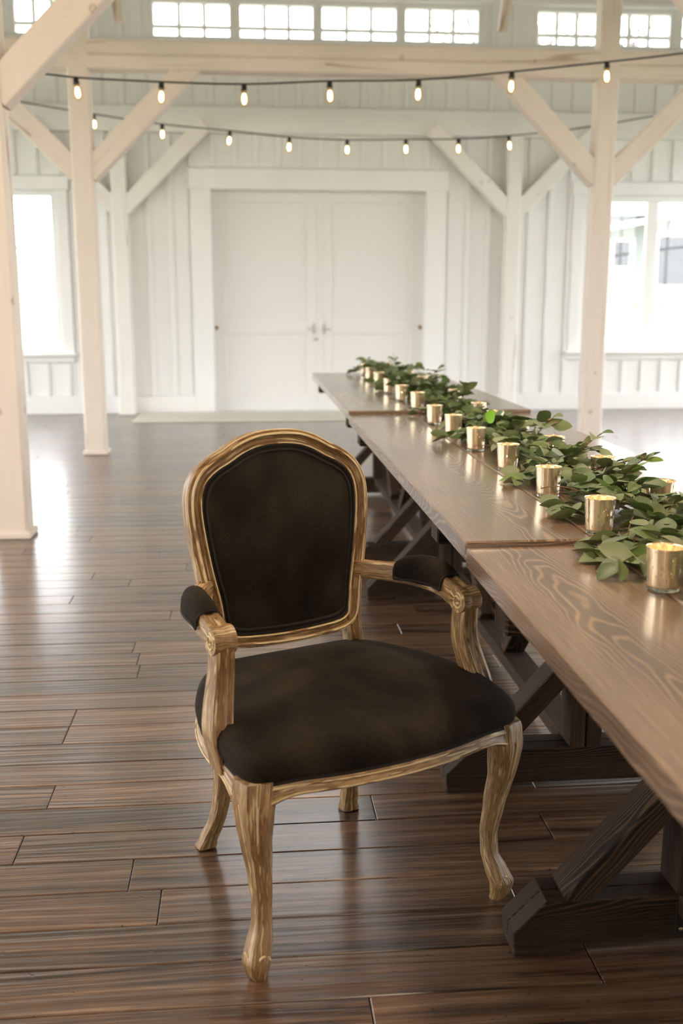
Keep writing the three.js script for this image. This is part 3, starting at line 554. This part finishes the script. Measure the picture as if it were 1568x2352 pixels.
    mesh('rear_leg', loft(rp.map((p) => ({ p, x: V(1, 0, 0), y: V(0, .12, 1).normalize() })), (i, t) => { const w = rw[Math.min(6, Math.round(t * 6))]; return [[-w, -w * .8], [-w * .8, -w], [w * .8, -w], [w, -w * .8], [w, w * .8], [w * .8, w], [w * .3, w * 1.12], [0, w * .98], [-w * .3, w * 1.12], [-w * .8, w], [-w, w * .8]]; }, { crease: .5 }), M.gilt, chair);
    // ---- arm
    const arm = new THREE.Group(); arm.name = 'arm'; chair.add(arm);
    const ap = spline([V(s * .185, .634, -.21), V(s * .216, .634, -.17), V(s * .25, .637, -.115), V(s * .273, .643, -.045), V(s * .28, .644, .02), V(s * .28, .634, .07), V(s * .28, .626, .1)], 30);
    const af = framesAlong(ap);
    const rail = loft(af, (i, t) => { const w = lerp(.0155, .0205, sstep(0, .5, t)), h = .0195, hb = lerp(.021, .033, sstep(.15, .75, t)) * lerp(1, .8, sstep(.85, 1, t)); return [[-w, -hb * .8], [-w * .7, -hb], [w * .7, -hb], [w, -hb * .8], [w * 1.05, h * .3], [w * .9, h * .85], [w * .55, h * .95], [w * .3, h * .8], [-w * .3, h * .8], [-w * .55, h * .95], [-w * .9, h * .85], [-w * 1.05, h * .3]]; }, { crease: .5 });
    // volute at the hand hold
    const vc = V(s * .28, .622, .1), vr = .0285; const vs = []; for (let i = 0; i <= 8; i++) vs.push({ p: vc.clone().add(V((i / 8 - .5) * .045, 0, 0)), x: V(0, 1, 0), y: V(0, 0, 1), k: i });
    const volute = loft(vs, (i) => { const e = [0.94, 1, 1, .93, .9, .93, 1, 1, .94][i]; return circle(vr * e, 22, vr * e * 1.12); }, { crease: .5 });
    const capG = [rail, volute];
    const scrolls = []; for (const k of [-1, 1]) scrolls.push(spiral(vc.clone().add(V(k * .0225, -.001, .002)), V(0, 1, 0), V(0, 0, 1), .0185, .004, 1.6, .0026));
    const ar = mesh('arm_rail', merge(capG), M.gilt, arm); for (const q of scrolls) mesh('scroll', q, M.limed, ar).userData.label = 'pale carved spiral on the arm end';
    // support from the volute to the seat rail
    const spn = spline([V(s * .28, .612, .104), V(s * .28, .57, .1), V(s * .284, .53, .1), V(s * .292, .49, .109), V(s * .3, .45, .122), V(s * .304, .415, .134), V(s * .304, .385, .143)], 24);
    mesh('arm_support', loft(spn.map((p) => ({ p, x: V(s, 0, 0), y: V(0, 0, 1) })), (i, t) => {
      const a = lerp(.0195, .0235, sstep(0, .6, t)), inn = lerp(-a, -.004, sstep(.66, .74, t)), out = lerp(a, .012, sstep(.6, .95, t)), d = lerp(.022, .027, sstep(.2, .7, t)), w = out - inn, c = (out + inn) / 2;
      return [[inn, -d], [out - .003, -d], [out, -d + .004], [out, d * .6], [out - w * .06, d], [c + w * .3, d * 1.06], [c + w * .2, d * .86], [c + w * .04, d * .9], [c - w * .02, d * 1.08], [c - w * .14, d * 1.02], [c - w * .26, d * .86], [c - w * .36, d * 1.04], [inn + w * .05, d], [inn, d * .7]]; }, { crease: .45, u0: s * .3 }), M.gilt, arm);
    // upholstered pad
    const pp = ap.slice(10, 23), pf = framesAlong(pp);
    const pad = mesh('arm_pad', loft(pf, (i, t) => { const e = Math.pow(Math.sin(Math.PI * clamp(t * .94 + .03)), .5), w = .027 * (.84 + .16 * e), hT = .021 + .024 * e, hB = -.016 * e - .002; const q = []; q.push([-w * .9, hB], [w * .9, hB]); for (let k = 0; k <= 10; k++) { const a = k / 10 * Math.PI; q.push([w * Math.cos(a), hB * .4 + (hT - hB * .4) * Math.pow(Math.sin(a), .62)]); } return q; }, { crease: 1.0 }), M.velvet, arm);
    const edge = []; for (let i = 0; i < pf.length; i++) edge.push(pf[i].p.clone().addScaledVector(pf[i].x, .0265).addScaledVector(pf[i].y, -.012)); for (let i = pf.length - 1; i >= 0; i--) edge.push(pf[i].p.clone().addScaledVector(pf[i].x, -.0265).addScaledVector(pf[i].y, -.012));
    const arch = (f) => Array.from({ length: 9 }, (_, k) => { const a = k / 8 * Math.PI; return f.p.clone().addScaledVector(f.x, .0262 * Math.cos(a)).addScaledVector(f.y, -.012 + .037 * Math.pow(Math.sin(a), .6)); });
    const F = pf.length - 1;
    mesh('pad_piping', merge([tube(pf.map((f) => f.p.clone().addScaledVector(f.x, .0262).addScaledVector(f.y, -.012)), .0028, 5), tube(pf.map((f) => f.p.clone().addScaledVector(f.x, -.0262).addScaledVector(f.y, -.012)), .0028, 5), tube(arch(pf[F]), .0028, 5, false, V(.2, .1, 1)), tube(arch(pf[0]), .0028, 5, false, V(.2, .1, 1))]), M.piping, arm);
  }
}

// ------------------------------------------------------------------ votives
function votive() {
  const g = new THREE.Group(); g.name = 'votive_holder';
  const lathe = (p, n = 40) => { const q = new THREE.LatheGeometry(p.map(([a, b]) => new THREE.Vector2(a, b)), n); return q; };
  mesh('silvered_glass', lathe([[.027, .0075], [.0285, .012], [.0305, .04], [.0325, .074], [.0335, .0765], [.0325, .077], [.0315, .074], [.0293, .04], [.0275, .012]]), M.mercury, g).userData.label = 'speckled mercury glass cup wall';
  mesh('glass_base', lathe([[0, .0002], [.0255, .0002], [.0275, .002], [.0278, .0055], [.0265, .0072], [0, .0074]]), M.clearGlass, g);
  const c = mesh('candle', lathe([[0, .008], [.0185, .008], [.019, .024], [.017, .026], [0, .0245]], 24), M.wax, g);
  mesh('wick', new THREE.CylinderGeometry(.0007, .0007, .008, 6).translate(0, .0285, 0), M.wick, c);
  const fl = mesh('flame', lathe([[0, .029], [.004, .032], [.0056, .037], [.0042, .046], [.0014, .056], [0, .06]], 12), M.flame, c);
  const l = new THREE.PointLight(0xffd9a2, .0005); l.position.set(0, .04, 0); l.castShadow = true; l.shadow.radius = .3; g.add(l);
  return g;
}
const votive0 = votive();
function placeVotive(x, z, turn, label) { const v = votive0.clone(); v.name = numbered('votive_holder'); scene.add(v); v.position.set(x, tableTop(z) + .0004, z); v.rotation.y = turn; tag(v, label, 'candle holder', 'mercury glass votives along the garland'); }
const ord = ['nearest', 'second', 'third', 'fourth', 'fifth', 'sixth', 'seventh', 'eighth', 'ninth', 'tenth', 'eleventh', 'twelfth', 'thirteenth'];
[[.713, -1.66], [.735, -2.06], [.748, -2.48], [.751, -2.9], [.745, -3.3], [.75, -3.7], [.745, -4.06], [.749, -4.5], [.737, -4.9], [.737, -5.33], [.749, -5.85], [.749, -6.28], [.765, -6.72]].forEach(([x, z], i) => placeVotive(x, z, i * 1.3, 'gold speckled mercury glass votive, ' + ord[i] + ' along the armchair side of the garland'));
[[.945, -2.25], [.94, -2.63], [.935, -3.06], [.94, -3.48], [.935, -3.82], [.945, -4.15], [.94, -4.62], [.94, -5.05], [.94, -5.5], [.94, -5.95], [.94, -6.4], [.935, -6.8]].forEach(([x, z], i) => placeVotive(x, z, i * 2.1 + .5, 'gold speckled mercury glass votive, ' + ord[i] + ' along the far side of the garland'));
const cups = []; scene.children.forEach((o) => { if (o.name.startsWith('votive_holder')) cups.push(o.position); });

// ------------------------------------------------------------------ eucalyptus garland
{
  const g = top('garland', 'leafy green eucalyptus garland running down the middle of the tables', 'garland');
  const r = rng(2024);
  function leafGeo(bend, cup, wide) { const N = 6, pos = [], uv = []; const wd = (t) => wide * Math.pow(Math.sin(Math.PI * Math.pow(t, .82)), .75) * (t > .97 ? .4 : 1);
    const pt = (i, side) => { const t = i / N, w = side * wd(clamp(t, .02, .985)); return [t, bend * t * t + cup * Math.abs(w) * 1.2, w]; };
    for (let i = 0; i < N; i++) for (const s of [-1, 1]) { const a = pt(i, 0), b = pt(i + 1, 0), c = pt(i + 1, s), d = pt(i, s); const T = s > 0 ? [a, d, c, a, c, b] : [a, c, d, a, b, c]; for (const q of T) { pos.push(...q); uv.push(q[0], q[2] + .5); } }
    const k = new THREE.BufferGeometry(); k.setAttribute('position', new THREE.Float32BufferAttribute(pos, 3)); k.setAttribute('uv', new THREE.Float32BufferAttribute(uv, 2)); k.computeVertexNormals(); return toCreasedNormals(k, .6); }
  const shapes = [leafGeo(-.16, .25, .33), leafGeo(.1, .18, .36), leafGeo(-.3, .3, .28), leafGeo(.02, .12, .34)];
  const leaves = [], stems = [];
  const q = new THREE.Quaternion(), m4 = new THREE.Matrix4();
  const blocked = (x, y, z) => cups.some((c) => Math.abs(z - c.z) < .06 && Math.hypot(x - c.x, z - c.z) < .05 && y < c.y + .17) || cups.some((c) => { const tx = -c.x, tz = -c.z, L = Math.hypot(tx, tz), a = ((x - c.x) * tx + (z - c.z) * tz) / L, b = Math.abs((x - c.x) * tz - (z - c.z) * tx) / L; return c.x < .8 && a > 0 && a < .24 && b < .036 && y > c.y + .012 && y > c.y + .012 + (a - .1) * .2; });
  function addLeaf(p, dir, normal, len) {
    const ty = tableTop(p.z) + .005; const d = dir.clone();
    if (p.y + d.y * len < ty) { d.y = (ty + r() * .01 - p.y) / len; d.normalize(); }
    const tip = p.clone().addScaledVector(d, len), mid = p.clone().addScaledVector(d, len * .5);
    if (blocked(tip.x, tip.y, tip.z) || blocked(mid.x, mid.y, mid.z)) return;
    const z = new THREE.Vector3().crossVectors(d, normal).normalize(); if (!isFinite(z.x) || z.lengthSq() < .5) return; const y = new THREE.Vector3().crossVectors(z, d).normalize();
    // keep the blade's edges above the table
    const low = Math.abs(z.y) * len * .28; if (mid.y - low < ty) p = p.clone().setY(p.y + (ty - mid.y + low));
    const mm = new THREE.Matrix4().makeBasis(d, y, z).scale(V(len, len, len)); mm.setPosition(p);
    const kind = Math.floor(r() * 4), pa = shapes[kind].attributes.position, w = V(0, 0, 0); let lift = 0; const pts = [];
    for (let i = 0; i < pa.count; i++) { w.fromBufferAttribute(pa, i).applyMatrix4(mm); pts.push(w.clone()); const need = Math.max(tableTop(w.z - .012), tableTop(w.z + .012)) + .003 - w.y; if (need > lift) lift = need; }
    if (lift > 0) { p = p.clone(); p.y += lift; mm.setPosition(p); for (const q of pts) q.y += lift; }
    if (cups.some((c) => Math.abs(c.z - p.z) < .14 && pts.some((q, i) => q.y < c.y + .083 && (Math.hypot(q.x - c.x, q.z - c.z) < .042 || Math.hypot((q.x + pts[(i + 1) % pts.length].x) / 2 - c.x, (q.z + pts[(i + 1) % pts.length].z) / 2 - c.z) < .038)))) return;
    leaves.push({ m: mm, s: kind, c: r() < .3 ? 0 : r() < .5 ? 1 : r() < .6 ? 2 : r() < .7 ? 3 : 4, z: p.z, y: p.y });
  }
  function sprig(base, dir, len, n) {
    const side0 = new THREE.Vector3().crossVectors(dir, V(0, 1, 0)).normalize(), pts = [];
    let p = base.clone(), d = dir.clone(); const curl = (r() - .5) * .5, droop = -.35 - r() * .5, steps = 8;
    for (let i = 0; i <= steps; i++) { pts.push(p.clone()); d.addScaledVector(side0, curl / steps); d.y += droop / steps; d.normalize(); p = p.clone().addScaledVector(d, len / steps); const ty = Math.max(tableTop(p.z - .03), tableTop(p.z + .03)) + .006; if (p.y < ty) { p.y = ty; d.y = Math.max(d.y, 0); } }
    if (pts.some((q) => cups.some((c) => Math.hypot(q.x - c.x, q.z - c.z) < .052 && q.y < c.y + .085))) return;
    stems.push(tube(pts, .0013, 4));
    const cv = new THREE.CatmullRomCurve3(pts);
    for (let k = 0; k < n; k++) { const t = .12 + .88 * (k + r() * .5) / n, P = cv.getPoint(Math.min(t, 1)), T = cv.getTangent(Math.min(t, 1)); const s = k % 2 ? 1 : -1;
      const sideV = new THREE.Vector3().crossVectors(T, V(0, 1, 0)).normalize(); const ang = k === n - 1 ? (r() - .5) * .4 : s * (.65 + r() * .55);
      const dd = T.clone().multiplyScalar(Math.cos(ang)).addScaledVector(sideV, Math.sin(ang)); dd.y += (r() - .35) * .5; dd.normalize();
      const nn = V((r() - .5) * 1.9, 1, (r() - .5) * 1.9).normalize(); addLeaf(P, dd, nn, .039 + r() * .031); }
  }
  const spine = [];
  for (let z = -6.95; z <= -.95; z += .15) spine.push(V(.845 + .02 * nz(z * 2, 1, 1), tableTop(z) + .02 + .008 * nz(z * 5, 3, 2), z));
  stems.push(tube(spine, .004, 5));
  for (let z = -6.93; z < -.95; z += .0145) {
    const x = .845 + .02 * nz(z * 2, 1, 1); const near = z > -3.4;
    const a = (r() < .75 ? 1 : -1), th = (r() - .5) * 1.9; const dir = V(Math.sin(th) * .8, .12 + r() * .5, Math.cos(th) * a).normalize();
    sprig(V(x + (r() - .5) * .1, tableTop(z) + .012 + r() * .04, z), dir, .12 + r() * .1, 8 + Math.floor(r() * 4));
  }
  // a few taller tips and a loose spray by the nearest cup
  for (const [z, dx, up] of [[-2.35, .12, 1.1], [-2.05, .16, .9], [-2.7, .1, 1.0], [-3.1, .08, 1.1], [-1.8, .1, .9], [-4.2, 0, 1.3], [-5.0, .02, 1.2], [-6.2, .05, 1.2]]) sprig(V(.88, tableTop(z) + .05, z), V(dx, up * .55, .5).normalize(), .16, 9);
  for (const [x, z, dx, dz, L, n] of [[.8, -1.9, -.7, .5, .13, 9], [.79, -1.98, -.9, .35, .12, 8], [.8, -2.3, -.8, .5, .12, 8], [.79, -2.7, -.8, .5, .11, 8], [.71, -1.77, -.7, .3, .07, 6], [.8, -1.55, -.6, .7, .14, 9], [.82, -1.45, -.3, .9, .14, 9]]) sprig(V(x, .786, z), V(dx, .06, dz).normalize(), L, n);
  sprig(V(.76, .775, -1.74), V(-.75, .05, .35).normalize(), .11, 7); sprig(V(.77, .775, -1.93), V(-.6, .05, .55).normalize(), .13, 9); sprig(V(.8, .775, -2.22), V(-.8, .05, .4).normalize(), .1, 7);
  const lime = mesh('leaf', shapes[1], leafMat(0x86c01e), g); lime.applyMatrix4(new THREE.Matrix4().makeRotationFromEuler(new THREE.Euler(.9, .5, 1.2)).scale(V(.06, .06, .06)).setPosition(.81, .845, -3.42)); lime.userData.label = 'single bright lime green leaf';
  // individual leaves: the 298 that show largest (nearest the camera, within the frame)
  const inView = (l) => l.z < -1.42;
  leaves.sort((a, b) => (inView(b) - inView(a)) || b.z - a.z);
  leaves.forEach((l, i) => { if (i < 297) { const k = mesh('leaf', shapes[l.s], LEAF[l.c], g); k.applyMatrix4(l.m); } });
  const bins = LEAF.map(() => []);
  leaves.slice(297).forEach((l) => bins[l.c].push(shapes[l.s].clone().applyMatrix4(l.m)));
  bins.forEach((b, i) => { if (b.length) { const k = mesh('foliage', merge(b), LEAF[i], g); k.userData.kind = 'stuff'; } });
  mesh('stems', merge(stems), M.stem, g);
  console.log('leaves', leaves.length);
}

// ------------------------------------------------------------------ string lights
function stringLights(wire, bulbs, label) {
  const g = top('string_lights', label, 'string lights');
  mesh('cable', tube(spline(wire, 90), .0065, 6), M.cable, g);
  const prof = [[0, 0], [.012, 0], [.0145, -.006], [.022, -.022], [.0255, -.042], [.023, -.062], [.014, -.077], [0, -.082]].map(([a, b]) => new THREE.Vector2(a, b));
  const bulbG = new THREE.LatheGeometry(prof.slice().reverse(), 20), sockG = new THREE.LatheGeometry([[0, .036], [.014, .036], [.018, .03], [.019, .006], [.021, .004], [.021, -.004], [0, -.004]].map(([a, b]) => new THREE.Vector2(a, b)).reverse(), 14);
  const filG = new THREE.LatheGeometry([[0, -.012], [.008, -.016], [.0125, -.034], [.0115, -.055], [.006, -.066], [0, -.068]].map(([a, b]) => new THREE.Vector2(a, b)).reverse(), 12);
  for (const [x, y, z, tilt] of bulbs) {
    const s = mesh('socket', sockG, M.black, g); s.position.set(x, y - .04, z); s.rotation.z = tilt;
    const b = mesh('bulb', bulbG, M.bulbGlass, g); b.position.set(x + Math.sin(tilt) * .004, y - .044, z); b.scale.setScalar(1.2); b.rotation.z = tilt;
    mesh('filament', filG, M.filament, b);
    const l = new THREE.PointLight(0xffd9a0, .008); l.position.set(x + Math.sin(tilt) * .045, y - .093, z); l.castShadow = true; l.shadow.radius = .6; g.add(l);
  }
}
{
  const zA = -7.2, zB2 = -10.4;
  const A = [[-1.074, 2.678], [-.529, 2.661], [.01, 2.657], [.577, 2.686], [1.172, 2.705], [1.805, 2.767], [2.46, 2.842]];
  stringLights([[-2.6, 2.86], [-1.75, 2.74], [-1.198, 2.689], ...A, [2.986, 2.908], [3.9, 3.06]].map(([x, y]) => V(x, y, zA)), [...A.map(([x, y], i) => [x, y, zA, [.1, -.05, 0, .03, -.04, -.03, .05][i]]), [-1.75, 2.74, zA, 0], [3.2, 2.94, zA, 0]], 'upper string of glowing bulbs on a black cable before the tie beam');
  const Bq = [[-1.405, 2.995], [-.769, 2.914], [-.131, 2.864], [.44, 2.813], [1.002, 2.796], [1.577, 2.808], [2.098, 2.819], [2.601, 2.855]];
  stringLights([[-2.9, 3.22], [-1.984, 3.078], ...Bq, [3.3, 2.935], [4.006, 3.054], [4.6, 3.16]].map(([x, y]) => V(x, y, zB2)), Bq.map(([x, y], i) => [x, y, zB2, [.04, 0, -.12, -.05, 0, .03, 0, .12][i]]), 'lower string of glowing bulbs nearest the double doors');
}

// ------------------------------------------------------------------ warm pendant lamps hung from the tie beams above and behind the camera
for (const [x, z, I, word] of [[XC, -2.45, 4.2, 'above the nearest table'], [XC, .68, 4.5, 'behind the camera'], [-3.4, -2.45, 4.5, 'over the left aisle'], [XC - 2.6, 3.8, 4.5, 'near the rear wall']]) {
  const g = top('pendant_lamp', 'round white glass pendant lamp hung from the tie beam ' + word, 'lamp');
  mesh('ceiling_rose', new THREE.CylinderGeometry(.05, .055, .02, 24).translate(x, 3.02, z), M.black, g);
  mesh('cord', new THREE.CylinderGeometry(.004, .004, .24, 8).translate(x, 2.9, z), M.cable, g);
  mesh('fitting', new THREE.CylinderGeometry(.03, .045, .05, 24).translate(x, 2.77, z), M.black, g);
  mesh('globe', new THREE.SphereGeometry(.15, 32, 20).translate(x, 2.61, z), M.opal, g);
  const l = new THREE.PointLight(0xffe3c2, I); l.position.set(x, 2.61, z); l.castShadow = true; l.shadow.radius = 7; g.add(l);
}

// ------------------------------------------------------------------ outside the windows
{
  const lawn = structure('lawn', 'pale green lawn sloping up outside the hall', 'lawn');
  const shp = (x0, x1, z0, y0, z1, y1) => { const g = new THREE.BufferGeometry(); g.setAttribute('position', new THREE.Float32BufferAttribute([x0, y0, z0, x1, y0, z0, x1, y1, z1, x0, y0, z0, x1, y1, z1, x0, y1, z1], 3)); g.setAttribute('uv', new THREE.Float32BufferAttribute([0, 0, 1, 0, 1, 1, 0, 0, 1, 1, 0, 1], 2)); g.computeVertexNormals(); return g; };
  mesh('level_ground', at(new THREE.BoxGeometry(160, .3, 60), 0, -.4, 16), M.lawn, lawn);
  mesh('bank', shp(-80, 80, -13.9, -.25, -70, 4.4), M.lawn, lawn);
  const walk = structure('path', 'pale paved walk running past the end wall', 'path');
  mesh('paving', at(new THREE.BoxGeometry(120, .04, 4.2), 0, -.1, 0).applyMatrix4(new THREE.Matrix4().makeRotationX(.083).setPosition(0, .42, -20.2)), M.pave, walk);
  const gY = (z) => -.25 + (-13.9 - z) / 56.1 * 4.65;
  // white cottage across the lawn
  const h = top('cottage', 'white sided cottage with a low roof seen through the wide window', 'house');
  const hz = -32, y0 = gY(hz) - .4, fz = hz;
  mesh('wall', at(cbox(9, 3.1, 6, .01), 15.2, y0 + 1.55, hz - 3), M.siding, h);
  const rs = new THREE.Shape(); rs.moveTo(-3.6, 0); rs.lineTo(3.6, 0); rs.lineTo(0, 2.0); rs.closePath();
  mesh('roof', new THREE.ExtrudeGeometry(rs, { depth: 10, bevelEnabled: false }).rotateY(Math.PI / 2).translate(10.2, y0 + 3.05, hz - 3), M.roofing, h);
  mesh('porch_roof', bar(V(9.4, y0 + 2.35, hz + .7), V(13.0, y0 + 3.0, hz + .7), 2.0, .14), M.roofing, h);
  for (const x of [9.7, 11.5]) mesh('porch_post', at(cbox(.14, 2.3, .14, .01, 1), x, y0 + 1.15, hz + 1.4), M.siding, h);
  for (const [x, y, w, hh] of [[11.7, 1.9, .55, .75], [13.35, 1.7, 1.0, 1.5], [15.4, 1.7, 1.0, 1.5], [17.6, 1.7, 1.0, 1.5]]) { const f = mesh('window', at(cbox(w + .2, hh + .2, .06, .01), x, y0 + y, hz + .03), M.whiteTrim, h); mesh('pane', at(new THREE.BoxGeometry(w, hh, .02), x, y0 + y, hz + .065), M.darkPane, f); }
  // bare winter trees
  const r = rng(9);
  function bareTree(x, z, H, label) {
    const g = top('bare_tree', label, 'tree'), trunk = [], twigs = []; const y = gY(z) - .2;
    (function grow(p, d, L, rad, depth) { const e = p.clone().addScaledVector(d, L), mid = p.clone().lerp(e, .5).add(V((r() - .5) * L * .12, 0, (r() - .5) * L * .12)); const N = 3, pts = [p, mid, e];
      const stn = framesAlong(pts, Math.abs(d.y) > .9 ? V(1, 0, .1) : V(0, 1, 0)); (depth < 2 ? trunk : twigs).push(loft(stn, (i) => circle(rad * (1 - .18 * i), depth < 2 ? 7 : 4), { crease: 1.2, caps: false }));
      if (depth >= 5) return; const n = depth < 1 ? 4 : 3; for (let k = 0; k < n; k++) { const dd = d.clone().add(V((r() - .5) * 1.5, (r() - .25) * .7, (r() - .5) * 1.5)).normalize(); grow(depth === 0 ? p.clone().lerp(e, .55 + .45 * k / 3) : k ? p.clone().lerp(e, .5 + r() * .5) : e, dd, L * (.58 + r() * .2), rad * .55, depth + 1); } })(V(x, y, z), V((r() - .5) * .15, 1, (r() - .5) * .15).normalize(), H * .36, H * .018, 0);
    mesh('trunk', merge(trunk), M.bark, g); mesh('branches', merge(twigs), M.bark, g);
  }
  bareTree(-9.5, -42, 13, 'bare winter tree seen through the window left of the doors'); bareTree(-5.2, -55, 16, 'tall bare tree far beyond the left clerestory windows'); bareTree(12.5, -48, 15, 'bare tree rising behind the cottage porch'); bareTree(18.5, -52, 17, 'tall bare tree behind the cottage roof'); bareTree(8.0, -70, 13, 'distant bare tree beside the cottage'); bareTree(1.0, -78, 15, 'bare tree far beyond the middle high windows');
}
renderer.render(scene, camera);
